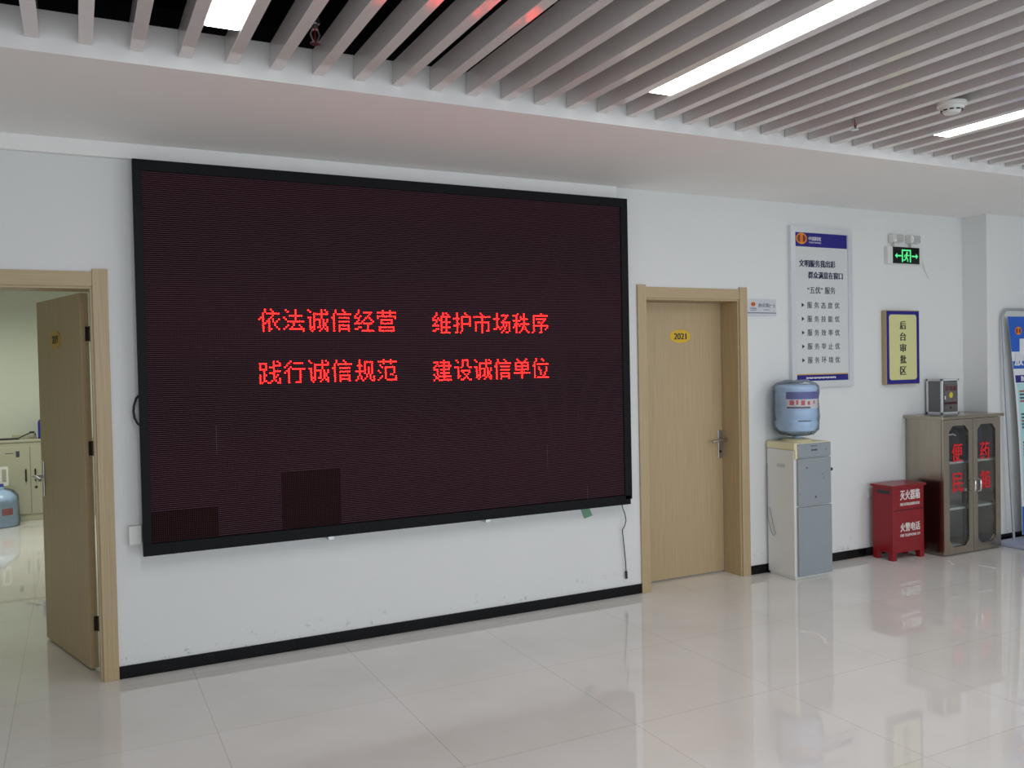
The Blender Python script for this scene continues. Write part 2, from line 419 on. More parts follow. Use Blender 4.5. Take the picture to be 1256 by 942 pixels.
def casing(n, x0, x1, name, lining_right=True, lining_left=True):
    """flat veneer casing on the wall plus the lining of the reveal"""
    P = 0.072
    root = tag(bpy.data.objects.new(name, None), kind='structure'); COL.objects.link(root); root.location = ((x0+x1)/2, 0, 0)
    MB().box(x0-P, x0, -0.014, 0, 0, 2.122, 0.002).build('side_board', oak_z, root)
    MB().box(x1, x1+P, -0.014, 0, 0, 2.122, 0.002).build('side_board', oak_z, root)
    MB().box(x0, x1, -0.010, 0, DH, 2.108, 0.002).build('head_board', oak_x, root)
    MB().box(x0, x0+0.012, 0, WT+0.004, 0, DH).build('jamb_lining', oak_z, root)
    MB().box(x1-0.012, x1, 0, WT+0.004, 0, DH).build('jamb_lining', oak_z, root)
    MB().box(x0+0.012, x1-0.012, 0, WT+0.004, DH-0.012, DH).build('head_lining', oak_x, root)
    return root
casing(1, D1[0], D1[1], 'trim_1'); casing(2, D2[0], D2[1], 'trim_2')

def lever(parent, px, z, y, side, m_=None):
    """handle plate with lever pointing to -side, on a face at y looking towards -y"""
    pl = MB().box(px-0.019, px+0.019, y-0.006, y, z-0.125, z+0.085, 0.003).build('handle_plate', steel, parent)
    k = MB(); k.cyl((px, y-0.006, z+0.01), (px, y-0.045, z+0.01), 0.009)
    k.tube([(px+0.03*side, y-0.045, z+0.012), (px-0.02*side, y-0.047, z+0.012), (px-0.105*side, y-0.045, z+0.004)], 0.009)
    k.build('lever', steel, pl, smooth=True)
    MB().cyl((px, y-0.005, z-0.075), (px, y-0.011, z-0.075), 0.009).build('keyhole', dark_metal, pl)
    return pl

# closed door 2021
d2 = thing('door_2', ((D2[0]+D2[1])/2, 0.22, 0), None, None); tag(d2, kind='structure')
MB().box(D2[0]+0.014, D2[1]-0.018, 0.180, 0.222, 0.010, DH-0.014, 0.002).build('door_slab', oak_z, d2)
MB().box(D2[1]-0.018, D2[1]-0.012, 0.182, 0.20, 0.0, DH-0.012).build('door_seal', rubber, d2)
lever(d2, 4.300, 0.985, 0.180, 1)
pl = MB().disc(3.945, 1.773, 0.094, 0.049, 0.177, 0.180).build('number_plate', yellow_plate, d2)
text('2021', 3.888, 4.002, 1.750, 1.796, 0.177, black_ink, pl, bold=0.035, name='number')

# open door, hinged on the right jamb and swung into the office
d1 = bpy.data.objects.new('door_1', None); COL.objects.link(d1); tag(d1, kind='structure')
d1.location = (0.070, 0.222, 0); d1.rotation_euler = (0, 0, R(180-73.5))
# local frame: x runs from the hinge to the free edge, the face seen from the hall looks towards +y
DW = 0.80
ko = Vector((0.070, 0.222, 0))
class LB(MB):
    """builds in the local frame of the open door"""
    def put(s, name, m_, parent, smooth=False):
        bmesh.ops.recalc_face_normals(s.bm, faces=s.bm.faces)
        me = bpy.data.meshes.new(name); s.bm.to_mesh(me); s.bm.free(); me.materials.append(m_)
        if smooth:
            for p in me.polygons: p.use_smooth = True
            me.set_sharp_from_angle(angle=R(35))
        o = bpy.data.objects.new(name, me); COL.objects.link(o); o.parent = parent; return o
slab = LB().box(0.0, DW, 0.0, 0.042, 0.012, DH-0.016, 0.002).put('door_slab', oak_z, d1)
hp = LB().box(DW-0.062, DW-0.026, 0.042, 0.048, 0.865, 1.075, 0.003).put('handle_plate', steel, d1)
k = LB(); k.cyl((DW-0.044, 0.046, 0.985), (DW-0.044, 0.092, 0.985), 0.009); k.tube([(DW-0.03, 0.092, 0.986), (DW-0.09, 0.094, 0.985), (DW-0.155, 0.092, 0.975)], 0.010)
k.put('lever', steel, hp, True)
hp2 = LB().box(DW-0.062, DW-0.026, -0.006, 0.0, 0.865, 1.075, 0.003).put('handle_plate', steel, d1)
k = LB(); k.cyl((DW-0.044, 0.0, 0.985), (DW-0.044, -0.05, 0.985), 0.009); k.tube([(DW-0.03, -0.05, 0.986), (DW-0.09, -0.052, 0.985), (DW-0.155, -0.05, 0.975)], 0.010)
k.put('lever', steel, hp2, True)
for hz in (1.80, 1.19, 0.25):
    h = LB(); h.box(-0.008, 0.001, 0.004, 0.020, hz-0.038, hz+0.038); h.cyl((-0.008, 0.002, hz-0.04), (-0.008, 0.002, hz+0.04), 0.005, n=12)
    h.put('hinge', dark_metal, d1)
pl = LB().disc(0.44, 1.785, 0.094, 0.052, 0.042, 0.045).put('number_plate', gold_metal, d1)
b_ = text_bm('2019', 0.385, 0.495, 1.762, 1.808, 0.0, 0.03)
# lettering on this face is seen from +y, so turn it about its own centre
bmesh.ops.transform(b_, matrix=Matrix.Translation((0.44, 0.045, 0)) @ Matrix.Rotation(PI, 4, 'Z') @ Matrix.Translation((-0.44, 0, 0)), verts=b_.verts)
k = LB(); k._merge(b_); k.put('number', black_ink, pl)

# ---------------------------------------------------------------- slatted ceiling
PITCH_S, X0S, SZ = 0.1750, -0.1316, 2.817
LAMP_GAPS = (3, 14, 25)
first = None
for i in range(-9, 50):
    x = X0S + i*PITCH_S
    if first is None:
        first = MB().box(x-0.024+0.024, x+0.048, -8.6, SO-0.006, SZ, SZ+0.10, 0.0015, 1).build('metal_slat', slat_paint, loc=(x, SO, SZ))
        o = first
    else:
        o = first.copy(); COL.objects.link(o); o.location = (x, SO, SZ)
    tag(o, 'long white metal ceiling slat running from the soffit towards the viewer', 'ceiling slat', 'white slats of the open ceiling')
# rails the slats clip to, and a conduit up in the dark
for yy, lab in ((-2.3, 'black rail crossing above the slats nearest the soffit'), (-3.9, 'black rail crossing above the slats furthest from the soffit')):
    tag(MB().box(XL+0.05, XR-0.05, yy-0.02, yy+0.02, SZ+0.10, SZ+0.14).build('carrier_rail', frame_black), lab, 'ceiling rail')
tag(MB().tube([(XL+0.01, -1.86, 3.05), (XR-0.01, -1.86, 3.05)], 0.011).build('conduit_pipe', mat('grey_conduit', srgb(120, 120, 126), 0.5), smooth=True), 'thin grey conduit crossing the dark void above the slats', 'pipe')

def lamp(i, label, ya=-1.640):
    x = X0S + i*PITCH_S + 0.048; x1 = X0S + (i+1)*PITCH_S; g = 0.006
    t = thing('ceiling_lamp', ((x+x1)/2, ya-0.012, SZ), label, 'ceiling lamp', 'long lamps between the slats')
    MB().box(x+0.001, x1-0.001, ya-2.42, ya, SZ+0.006, SZ+0.055, 0.002).build('housing', white_plastic, t)
    k = MB(); k.bm.faces.new([k.bm.verts.new(c) for c in ((x+g, ya-2.41, SZ+0.003), (x+g, ya-0.012, SZ+0.003), (x1-g, ya-0.012, SZ+0.003), (x1-g, ya-2.41, SZ+0.003))])
    k.build('diffuser', lamp_on, t)
lamp(3, 'white linear lamp between the slats above the left half of the red-lettered display')
lamp(14, 'longest visible white linear lamp, between the slats above the closed wooden door')
lamp(25, 'white linear lamp beside the smoke detector, right of the others')
lamp(36, 'added white linear lamp out of view, furthest from the display')  # out of view, continues the lamp spacing; added to brighten the right wall

def sprinkler(x, y, z, label):
    t = thing('fire_sprinkler', (x, y, z), label, 'sprinkler', 'sprinkler heads between the slats')
    MB().cyl((x, y, z+0.085), (x, y, 3.5), 0.013, n=14).build('drop_pipe', dark_metal, t, True)
    b = MB(); b.cyl((x, y, z+0.075), (x, y, z+0.10), 0.020, n=6); b.cyl((x, y, z+0.055), (x, y, z+0.078), 0.013); b.build('body', steel, t)
    for s_ in (-1, 1):
        MB().tube([(x+0.011*s_, y, z+0.056), (x+0.017*s_, y, z+0.035), (x+0.005*s_, y, z+0.006)], 0.0032, 8).build('yoke_arm', steel, t, True)
    MB().cyl((x, y, z+0.006), (x, y, z+0.055), 0.003, n=8).build('bulb', red_paint, t)
    d = MB(); d.cyl((x, y, z), (x, y, z+0.003), 0.020, n=20); d.build('deflector', chrome, t)
sprinkler(0.855, -1.600, 2.832, 'small sprinkler head hanging between slats above the display, left of the pair')
sprinkler(3.655, -1.680, 2.775, 'small sprinkler head hanging between slats left of the smoke detector')
t = thing('smoke_detector', (3.83, -2.11, SZ-0.055), 'round white smoke detector fixed under the ceiling slats', 'smoke detector')
MB().lathe((3.83, -2.11, SZ-0.022), [(0.054, 0), (0.066, 0.004), (0.068, 0.014), (0.066, 0.022)]).build('mounting_base', white_plastic, t, True)
MB().lathe((3.83, -2.11, SZ-0.055), [(0.026, 0), (0.036, 0.003), (0.040, 0.012), (0.052, 0.02), (0.054, 0.033)]).build('sensor_head', white_plastic, t, True)
g = MB()
for a in range(10):
    th = 2*PI*a/10; c_, s_ = math.cos(th), math.sin(th)
    g.cyl((3.83+0.0465*c_-0.009*s_, -2.11+0.0465*s_+0.009*c_, SZ-0.0385), (3.83+0.0465*c_+0.009*s_, -2.11+0.0465*s_-0.009*c_, SZ-0.0385), 0.0042, n=8)
g.build('vent', black_plastic, t)

# ---------------------------------------------------------------- LED display
SX0, SX1, SZ0, SZ1, SYF = 0.286, 3.311, 0.653, 2.679, -0.100
t = thing('led_display', ((SX0+SX1)/2, 0, SZ0), 'huge dark red LED display with lit red Chinese lettering on the wall', 'display screen')
IX0, IX1, IZ0, IZ1 = 0.328, 3.256, 0.702, 2.622
MB().box(SX0+0.012, SX1-0.012, -0.070, -0.016, SZ0+0.012, SZ1-0.012).build('housing', black_plastic, t)
MB().box(SX0, SX1, SYF, -0.060, IZ1, SZ1, 0.002).build('frame_bar', frame_black, t)
MB().box(SX0, SX1-0.012, SYF, -0.060, SZ0-0.012, IZ0, 0.002).build('frame_bar', frame_black, t)
MB().box(SX0, IX0, SYF, -0.060, IZ0, IZ1, 0.002).build('frame_bar', frame_black, t)
MB().box(IX1, SX1, SYF, -0.060, IZ0-0.026, IZ1, 0.002).build('frame_bar', frame_black, t)
face = MB().box(IX0, IX1, -0.088, -0.070, IZ0, IZ1).build('led_face', led_face, t)
# visor fins between the rows of LEDs; two clusters of modules have lost theirs
ROWP, ROW0 = 0.01052, 1.9174
fin = MB(); mw = 0.3335
k0 = -int((IZ1-0.004-ROW0)/ROWP)
for k_ in range(k0, 400):
    z = ROW0 - ROWP*k_ + ROWP/2
    if z < IZ0+0.004: break
    if z > IZ1-0.003: continue
    spans = [(IX0, IX1)]
    if z < IZ0+0.163: spans = [(IX0+mw-0.002, IX0+2*mw), (IX0+3*mw-0.002, IX1)]
    elif z < IZ0+0.325: spans = [(IX0, IX0+2*mw), (IX0+3*mw-0.002, IX1)]
    for xa, xb in spans: fin.box(xa, xb, -0.0935, -0.0875, z-0.0009, z+0.0009)
fin.build('visor_fins', mat('visor_plastic', srgb(94, 66, 78), 0.55, spec=0.2), face)
for c0, r0, rows in ((0, 0, 1), (2, 0, 2)):
    for q in range(rows):
        x = IX0+0.0005+c0*mw; z = IZ0+0.0005+q*0.162
        MB().box(x, x+mw-0.004, -0.0895, -0.0882, z, z+0.160).build('led_module', led_bare, face)['label'] = 'module with bare red dots'
for xa, xb, za, zb in ((2.964, 2.968, 0, 0.09), (2.672, 2.675, 0.225, 0.375), (0.660, 0.663, 0.44, 0.60)):
    MB().box(xa, xb, -0.0888, -0.0880, IZ0+za, IZ0+zb).build('module_seam', black_plastic, face)
for bx in (1.265, 2.249):
    MB().box(bx-0.012, bx+0.022, -0.075, -0.004, SZ0-0.035, SZ0+0.02, 0.002).build('mounting_bracket', steel, t)
lp = [(0.292, -0.05, 1.475), (0.276, -0.05, 1.455), (0.265, -0.05, 1.42), (0.262, -0.05, 1.39), (0.266, -0.05, 1.355), (0.276, -0.05, 1.33), (0.292, -0.05, 1.312)]
MB().tube(lp, 0.006).build('cable_loop', black_rubber, t, True)

# 12-dot characters, read row by row
def rows(s):
    out = []
    for r in s.split('/'):
        cells = set()
        for tok in r.split():
            if '-' in tok:
                a, b = tok.split('-'); cells |= set(range(int(a), int(b)+1))
            else: cells.add(int(tok))
        out.append(sorted(cells))
    return out
GL = {
'依': '3 6/3 7/2 4-10/2 7/1 2 6/0 2 5 7 10/2 4 5 7 9/2 3 5 8/2 5 8/2 5 9/2 5 6 10/2 5',
'法': '1 6/2 6/6/3-9/0 6/1 6/2-10/5/2 5 8/1 4 9/0 3-10/10',
'诚': '0 7 9/1 7 10/3-10/3 7/0 1 3 7/1 3-6 8 10/1 3 6 8 10/1 3 6 8 9/1 3 6 8 9/1 2 3 5 6 8 10/1 3 7 9 10/2 6 10',
'信': '2 6/2 7/1 3-10/1/0 1 4-9/1/1 4-9/1/1 4-9/1 4 9/1 4-9/1 4 9',
'经': '2/2 5-9/1 8/0 3 7/0 1 2 6 8/2 5 9/1 4 10/0-3 5-9/7/2 3 7/0 1 7/4-10',
'营': '3 7/0-10/3 7/0-10/0 10/2-8/2 8/2-8//1-9/1 9/1-9',
'维': '2 6 8/2 6 9/1 5-10/0 3 5 8/0 1 2 4 5 8/2 5-10/1 5 8/0-3 5 8/5-10/2 3 5 8/0 1 5 8/5-10',
'护': '2 7/2 8/2 5-10/0-3 5 10/2 5 10/2 5 10/2 3 5-10/0-2 5 10/2 5/2 5/2 5/1 2 4',
'市': '4/5/0-10/5/5/1-9/1 5 9/1 5 9/1 5 9/1 5 9/1 5 8 9/5',
'场': '2/2 5-9/2 8/0-3 7/2 6/2 5-10/2 6 8 10/2 6 8 10/2 3 5 7 10/0 1 4 7 10/6 10/5 8 9',
'秩': '3 7/0-2 7/2 5 7/2 5-9/0-4 7/2 7/1-3 5-10/1 2 4 7/0 2 6 8/2 6 8/2 5 9/2 4 10',
'序': '6/1-10/1/1 3-9/1 8/1 4 5 7/1 6/1-10/1 6 10/1 6 9/1 6/0 5 6',
'践': '7 9/0-3 7 10/0 3 7-10/0 3 5-7/0-3 7/2 7-10/2 5-7/0 2 3 7 9/0 2 7 8/0 2 7 10/0 2 3 6 8 10/0 1 4 5 9 10',
'行': '3/2 5-9/1/0 3/2 4-10/1 2 8/0 2 8/2 8/2 8/2 8/2 8/2 6-8',
'规': '2/2 5-9/2 5 9/1-3 5 9/2 5 7 9/2 5 7 9/0-5 7 9/2 5 7 9/2 6 8/1 3 6 8 10/1 3 5 8 10/0 4 9 10',
'范': '3 7/0-10/3 7/1/2 4-9/4 9/0 4 9/1 4 9/4 7 8/2 4 10/1 4 10/0 5-10',
'建': '6/0-2 4-9/2 6 9/1 3-10/0 6 9/0-2 4-9/2 6/2 4-9/0 2 6/1 3-10/1 2 6/0 3-10',
'设': '1 5-8/2 5 8/5 8/5 8/0-2 4 9 10/2/2 4-9/2 5 9/2 6 8/2 3 7/2 6 8/4 5 9 10',
'单': '2 8/3 7/1-9/1 5 9/1-9/1 5 9/1-9/5/0-10/5/5/5',
'位': '2 6/2 7/1/1 3-10/0 1/1 4 9/1 4 9/1 5 9/1 5 8/1 5 8/1 7/1 3-10',
}
UX, OX = 0.0101212, 0.3413
def phrase(txt, u, v):
    for k_, ch in enumerate(txt):
        b = bmesh.new()
        cx0 = OX + (u + 13.24*k_)*UX
        for r_, cells in enumerate(rows(GL[ch])):
            for c_ in cells:
                x = cx0 + c_*0.01055; z = ROW0 - (v+r_)*ROWP
                prev = None
                for rr, yy in ((0.0033, -0.0884), (0.0029, -0.0902), (0.0016, -0.0914)):
                    ring = [b.verts.new((x+rr*math.cos(2*PI*q/8), yy, z+rr*math.sin(2*PI*q/8))) for q in range(8)]
                    if prev:
                        for q in range(8): b.faces.new((prev[q], prev[(q+1) % 8], ring[(q+1) % 8], ring[q]))
                    prev = ring
                b.faces.new(prev)
        k = MB(); k._merge(b); k.build('lit_character', led_lit, t)
phrase('依法诚信经营', 55.2, 0)
phrase('维护市场秩序', 155.3, 1)
phrase('践行诚信规范', 55.0, 27)
phrase('建设诚信单位', 155.3, 28)

t = thing('hanging_cable', (3.31, -0.012, 0.12), 'thin black cable with a plug dangling below the right end of the display', 'cable')
cp_ = [(3.262, -0.045, 0.655), (3.268, -0.042, 0.615), (3.292, -0.036, 0.565), (3.304, -0.03, 0.52), (3.296, -0.026, 0.485), (3.278, -0.022, 0.455), (3.284, -0.02, 0.41), (3.295, -0.018, 0.32), (3.304, -0.016, 0.24), (3.309, -0.014, 0.168)]
MB().tube(cp_, 0.0032, 8).build('cord', black_rubber, t, True)
MB().cyl((3.309, -0.014, 0.170), (3.310, -0.014, 0.120), 0.0085, n=12).build('plug', black_plastic, t, True)
t = thing('socket_box', (0.255, 0, 0.695), 'white surface socket box beside the lower left corner of the display', 'socket')
MB().box(0.222, 0.285, -0.045, 0, 0.697, 0.795, 0.004).build('box', white_plastic, t)
MB().cyl((0.250, -0.045, 0.775), (0.250, -0.049, 0.775), 0.006, n=14).build('screw_cap', white_plastic, t)
t = MB(); t.prism([(2.962, 0.640), (3.022, 0.640), (3.050, 0.575), (2.990, 0.560)], -0.010, -0.006)
tag(t.build('green_tape', tape_green), 'scrap of green tape stuck on the wall under the display', 'tape')

# ---------------------------------------------------------------- emblem used on the printed signs
def emblem(cx_, cz_, r, y, parent):
    e = MB().disc(cx_, cz_, r*1.28, r, y-0.0006, y).build('emblem', orange_ink, parent)
    for s_ in (-1, 1):
        k = MB(); P = [(cx_+s_*r*(0.32+0.66*math.sqrt(max(0, 1-(q/8-1)**2))), cz_+r*0.70*(q/8-1)) for q in range(17)]
        k.prism(P, y-0.0011, y-0.0005); k.build('emblem_dark', brown_ink, e)
    k = MB()
    for q in (-0.45, -0.1, 0.25): k.box(cx_-r*0.2, cx_+r*0.2, y-0.0012, y-0.0005, cz_+r*q, cz_+r*(q+0.14))
    k.build('emblem_bars', red_ink, e)
    return e

# room name plate right of door 2021
t = thing('door_sign', (4.556, 0, 1.915), 'small silver office name plate on the wall at the upper right of the closed door', 'sign')
MB().box(4.416, 4.697, -0.010, 0, 1.914, 2.039, 0.001).build('plate', plate_grey, t)
MB().box(4.416, 4.697, -0.0115, -0.0098, 1.934, 1.939).build('stripe', grey_ink, t)
emblem(4.472, 2.001, 0.017, -0.0101, t)
text('中国财政', 4.443, 4.503, 1.964, 1.975, -0.0101, navy_ink, t)
text('CHINA FINANCE', 4.443, 4.503, 1.953, 1.958, -0.0101, navy_ink, t)
text('办公室(一)', 4.522, 4.682, 1.974, 2.009, -0.0101, grey_ink, t, bold=0.02)
text('OFFICE', 4.574, 4.630, 1.956, 1.964, -0.0101, grey_ink, t)

# ---------------------------------------------------------------- service poster
PX0, PX1, PZ0, PZ1, PY = 4.832, 5.478, 1.372, 2.596, -0.030
t = thing('framed_poster', ((PX0+PX1)/2, 0, PZ0), 'tall white poster in a silver frame with a blue header, above the water dispenser', 'poster')
fr = lambda a: [(PX0+a, PZ0+a), (PX1-a, PZ0+a), (PX1-a, PZ1-a), (PX0+a, PZ1-a)]
MB().ring_prism(fr(0), fr(0.046), PY, 0).build('frame', alu, t)
MB().box(PX0+0.04, PX1-0.04, -0.022, -0.002, PZ0+0.04, PZ1-0.04).build('sheet', poster_white, t)
hb = MB().box(4.884, 5.426, -0.0232, -0.0222, 2.444, 2.559).build('header_band', blue_ink, t)
fb = MB().box(4.880, 5.424, -0.0232, -0.0222, 1.420, 1.466).build('footer_band', blue_ink, t)
MB().box(4.880, 5.424, -0.0232, -0.0222, 1.466, 1.474).build('gold_line', gold_ink, t)
emblem(4.947, 2.505, 0.043, -0.0233, t)
text('中国财政', 5.020, 5.150, 2.492, 2.523, -0.0233, white_ink, hb, bold=0.01)
text('CHINA FINANCE', 5.024, 5.150, 2.472, 2.484, -0.0233, white_ink, hb)
text('文明服务我出彩', 4.918, 5.300, 2.290, 2.345, -0.0225, navy_ink, t, bold=0.05)
text('群众满意在窗口', 5.010, 5.378, 2.203, 2.257, -0.0225, navy_ink, t, bold=0.05)
text('“五优” 服务', 5.001, 5.296, 2.088, 2.142, -0.0225, grey_ink, t, bold=0.015)
for k_, s_ in enumerate(('服务态度优', '服务技能优', '服务效率优', '服务举止优', '服务环境优')):
    z = 2.000 - 0.1052*k_
    MB().prism([(4.942, z+0.016), (4.942, z-0.016), (4.968, z)], -0.0232, -0.0222).build('arrow_mark', navy_ink, t)
    for j, ch in enumerate(s_):
        x = 4.998 + 0.0725*j
        text(ch, x, x+0.050, z-0.024, z+0.024, -0.0225, grey_ink, t, bold=0.01)
k = MB()
for q in range(22): k.box(4.980+q*0.0142, 4.990+q*0.0142, -0.0242, -0.0230, 1.435+0.002*(q % 3), 1.450-0.002*(q % 2))
k.build('small_print', white_ink, fb)

# ---------------------------------------------------------------- exit sign
t = thing('exit_sign', (6.08, 0, 2.345), 'green running man exit sign with two emergency lamps above it', 'exit sign')
MB().box(5.872, 6.282, -0.036, 0, 2.346, 2.484, 0.004).build('housing', white_plastic, t)
pn = MB().box(5.928, 6.238, -0.041, -0.035, 2.350, 2.483).build('display_panel', exit_black, t)
g = MB(); y0, y1 = -0.0425, -0.0408
g.box(6.027, 6.040, y0, y1, 2.362, 2.464); g.box(6.122, 6.135, y0, y1, 2.362, 2.464); g.box(6.027, 6.135, y0, y1, 2.452, 2.464)
g.build('doorway_symbol', exit_green, pn)
g = MB(); g.disc(6.088, 2.437, 0.0095, 0.0095, y0, y1, 16)
def limb(P, w_):
    for (xa, za), (xb, zb) in zip(P, P[1:]):
        d = Vector((xb-xa, zb-za)).normalized()*w_; n_ = (-d.y, d.x)
        g.prism([(xa-n_[0], za-n_[1]), (xb-n_[0], zb-n_[1]), (xb+n_[0], zb+n_[1]), (xa+n_[0], za+n_[1])], y0, y1)
limb([(6.086, 2.428), (6.078, 2.398)], 0.0085)
limb([(6.078, 2.400), (6.095, 2.388), (6.098, 2.366)], 0.005); limb([(6.076, 2.400), (6.066, 2.380), (6.046, 2.378)], 0.005)
limb([(6.084, 2.424), (6.104, 2.414), (6.116, 2.420)], 0.004); limb([(6.082, 2.424), (6.062, 2.418), (6.056, 2.402)], 0.004)
g.build('running_man', exit_green, pn)
for s_, xc in ((-1, 5.985), (1, 6.183)):
    g = MB(); tip = xc + s_*0.038
    g.prism([(tip, 2.412), (tip-s_*0.026, 2.433), (tip-s_*0.026, 2.418), (tip-s_*0.076, 2.418), (tip-s_*0.076, 2.406), (tip-s_*0.026, 2.406), (tip-s_*0.026, 2.391)], y0, y1)
    g.build('arrow', exit_green, pn)
for xa, xb in ((5.917, 6.032), (6.118, 6.232)):
    lm_ = MB().box(xa, xb, -0.060, -0.004, 2.516, 2.584, 0.006).build('lamp_box', white_plastic, t)
    MB().box(xa+0.012, xb-0.008, -0.066, -0.058, 2.522, 2.580, 0.003).build('lens', lamp_glass, lm_)
    MB().box((xa+xb)/2-0.02, (xa+xb)/2+0.02, -0.03, 0, 2.482, 2.518).build('lamp_bracket', white_plastic, t)
MB().tube([(6.276, -0.012, 2.45), (6.305, -0.012, 2.43), (6.318, -0.010, 2.37), (6.35, -0.008, 2.30), (6.395, -0.003, 2.245)], 0.004, 8).build('cord', white_plastic, t, True)

# ---------------------------------------------------------------- back-office sign
t = thing('wall_sign', (6.03, 0, 1.365), 'yellow board with blue border and a column of black characters under the exit sign', 'sign')
MB().box(5.830, 6.222, -0.045, 0, 1.366, 1.968, 0.002).build('board', bronze_edge, t)
bl = MB().box(5.836, 6.216, -0.0470, -0.0448, 1.372, 1.962).build('border', blue_ink, t)
MB().prism(rrect(5.862, 6.184, 1.404, 1.934, 0.025), -0.0482, -0.0468).build('face', yellow_board, t)
for k_, ch in enumerate('后台审批区'):
    z = 1.848 - 0.0924*k_
    text(ch, 5.984, 6.060, z-0.034, z+0.034, -0.0483, black_ink, t, bold=0.04)

# ---------------------------------------------------------------- water dispenser and bottle
CX0, CX1, CY0 = 4.573, 4.920, -0.305
t = thing('water_dispenser', ((CX0+CX1)/2, -0.16, 0), 'slim white standing water dispenser with grey front doors', 'water dispenser')
MB().box(CX0, CX1-0.004, CY0+0.012, -0.022, 0.020, 0.935, 0.006).build('body', white_plastic, t)
MB().box(CX0+0.010, CX1-0.010, CY0+0.020, -0.030, 0.0, 0.022, 0.003).build('plinth', white_plastic, t)
MB().box(CX0-0.002, CX1+0.001, CY0+0.004, -0.020, 0.935, 0.988, 0.010).build('top_cover', cream_plastic, t)
MB().box(CX0+0.004, CX0+0.028, CY0+0.002, CY0+0.02, 0.875, 0.94).build('corner_strip', cream_plastic, t)
cpn = MB().box(CX0+0.026, CX1, CY0-0.006, CY0+0.014, 0.880, 0.980, 0.005).build('control_panel', grey_panel, t)
for q in range(3):
    MB().box(4.728+q*0.020, 4.740+q*0.020, CY0-0.008, CY0-0.0055, 0.925, 0.937).build('button', black_plastic, cpn)
MB().box(4.720, 4.782, CY0-0.0072, CY0-0.0056, 0.958, 0.963).build('marking', grey_ink, cpn)
MB().box(4.862, 4.872, CY0-0.0072, CY0-0.0056, 0.927, 0.934).build('marking', grey_ink, cpn)
ud = MB().box(CX0+0.024, CX1, CY0-0.006, CY0+0.014, 0.533, 0.874, 0.005).build('upper_door', grey_panel, t)
for x, z, r in ((4.680, 0.806, 0.007), (4.764, 0.590, 0.009), (4.833, 0.752, 0.004), (4.845, 0.72, 0.004), (4.61, 0.62, 0.004), (4.64, 0.55, 0.003)):
    MB().disc(x, z, r, r, CY0-0.0068, CY0-0.0055, 14).build('stain', grey_ink, ud)
MB().box(CX0+0.022, CX1+0.002, CY0-0.008, CY0+0.014, 0.024, 0.524, 0.005).build('lower_door', grey_panel, t)
MB().cyl((CX1-0.004, CY0+0.008, 0.778), (CX1+0.020, CY0+0.008, 0.778), 0.012, n=16).build('door_knob', black_plastic, t, True)
MB().box(CX0-0.0012, CX0+0.001, -0.205, -0.125, 0.806, 0.829).build('side_badge', mat('pale_grey_print', srgb(190, 190, 186), 0.5), t)
MB().tube([(CX0-0.006, -0.03, 0.82), (CX0-0.007, -0.03, 0.60), (CX0-0.008, -0.033, 0.42), (CX0-0.008, -0.06, 0.33), (CX0-0.008, -0.09, 0.29), (CX0-0.008, -0.11, 0.31), (CX0-0.008, -0.09, 0.36), (CX0-0.008, -0.05, 0.50)], 0.0022, 8).build('cord', mat('grey_cord', srgb(120, 120, 118), 0.5), t, True)
cxb, cyb = 4.730, -0.165
MB().lathe((cxb, cyb, 0.984), [(0.105, 0), (0.108, 0.012), (0.090, 0.022), (0.070, 0.026)], 36).build('bottle_seat', cream_plastic, t, True)
t = thing('water_bottle', (cxb, cyb, 1.011), 'blue water bottle upside down in clear plastic on the dispenser', 'water bottle')
prof = [(0.028, 0), (0.030, 0.018), (0.075, 0.035), (0.128, 0.055), (0.147, 0.085), (0.150, 0.12), (0.142, 0.14), (0.150, 0.16), (0.150, 0.215), (0.143, 0.235), (0.150, 0.255), (0.150, 0.325), (0.144, 0.338), (0.150, 0.352), (0.148, 0.375), (0.132, 0.392), (0.06, 0.397)]
MB().lathe((cxb, cyb, 1.011), prof, 48).build('bottle', bottle_blue, t, True)
def wrap(name, m_, z0, z1, a0, a1, r, parent, n=14):
    k = MB(); bm = k.bm; pts = []
    for q in range(n+1):
        a = R(a0 + (a1-a0)*q/n); pts.append((bm.verts.new((cxb+r*math.cos(a), cyb+r*math.sin(a), z0)), bm.verts.new((cxb+r*math.cos(a), cyb+r*math.sin(a), z1))))
    for (a, b), (c, d) in zip(pts, pts[1:]): bm.faces.new((a, c, d, b))
    return k.build(name, m_, parent, True)
lb = wrap('label', label_white, 1.232, 1.350, 198, 316, 0.1512, t)
wrap('label_stripe', label_blue, 1.300, 1.352, 198, 316, 0.1518, lb)
for a0, a1, z0, z1 in ((208, 220, 1.258, 1.292), (225, 231, 1.262, 1.294), (238, 249, 1.256, 1.292), (256, 264, 1.258, 1.285), (276, 282, 1.265, 1.288)):
    wrap('label_mark', label_red, z0, z1, a0, a1, 0.1520, lb, 4)
wrap('label_mark', navy_ink, 1.234, 1.246, 200, 265, 0.1520, lb)
wrap('label_mark', navy_ink, 1.140, 1.147, 230, 268, 0.1512, lb)
bagp = [(0.060, 0.020), (0.120, 0.030), (0.158, 0.065), (0.163, 0.11), (0.162, 0.17), (0.164, 0.23), (0.161, 0.29), (0.164, 0.345), (0.160, 0.385), (0.140, 0.408), (0.105, 0.418), (0.085, 0.428), (0.03, 0.425)]
MB().lathe((cxb, cyb, 1.008), bagp, 40, wob=0.007, seed=3).build('plastic_bag', bag_film, t, True)

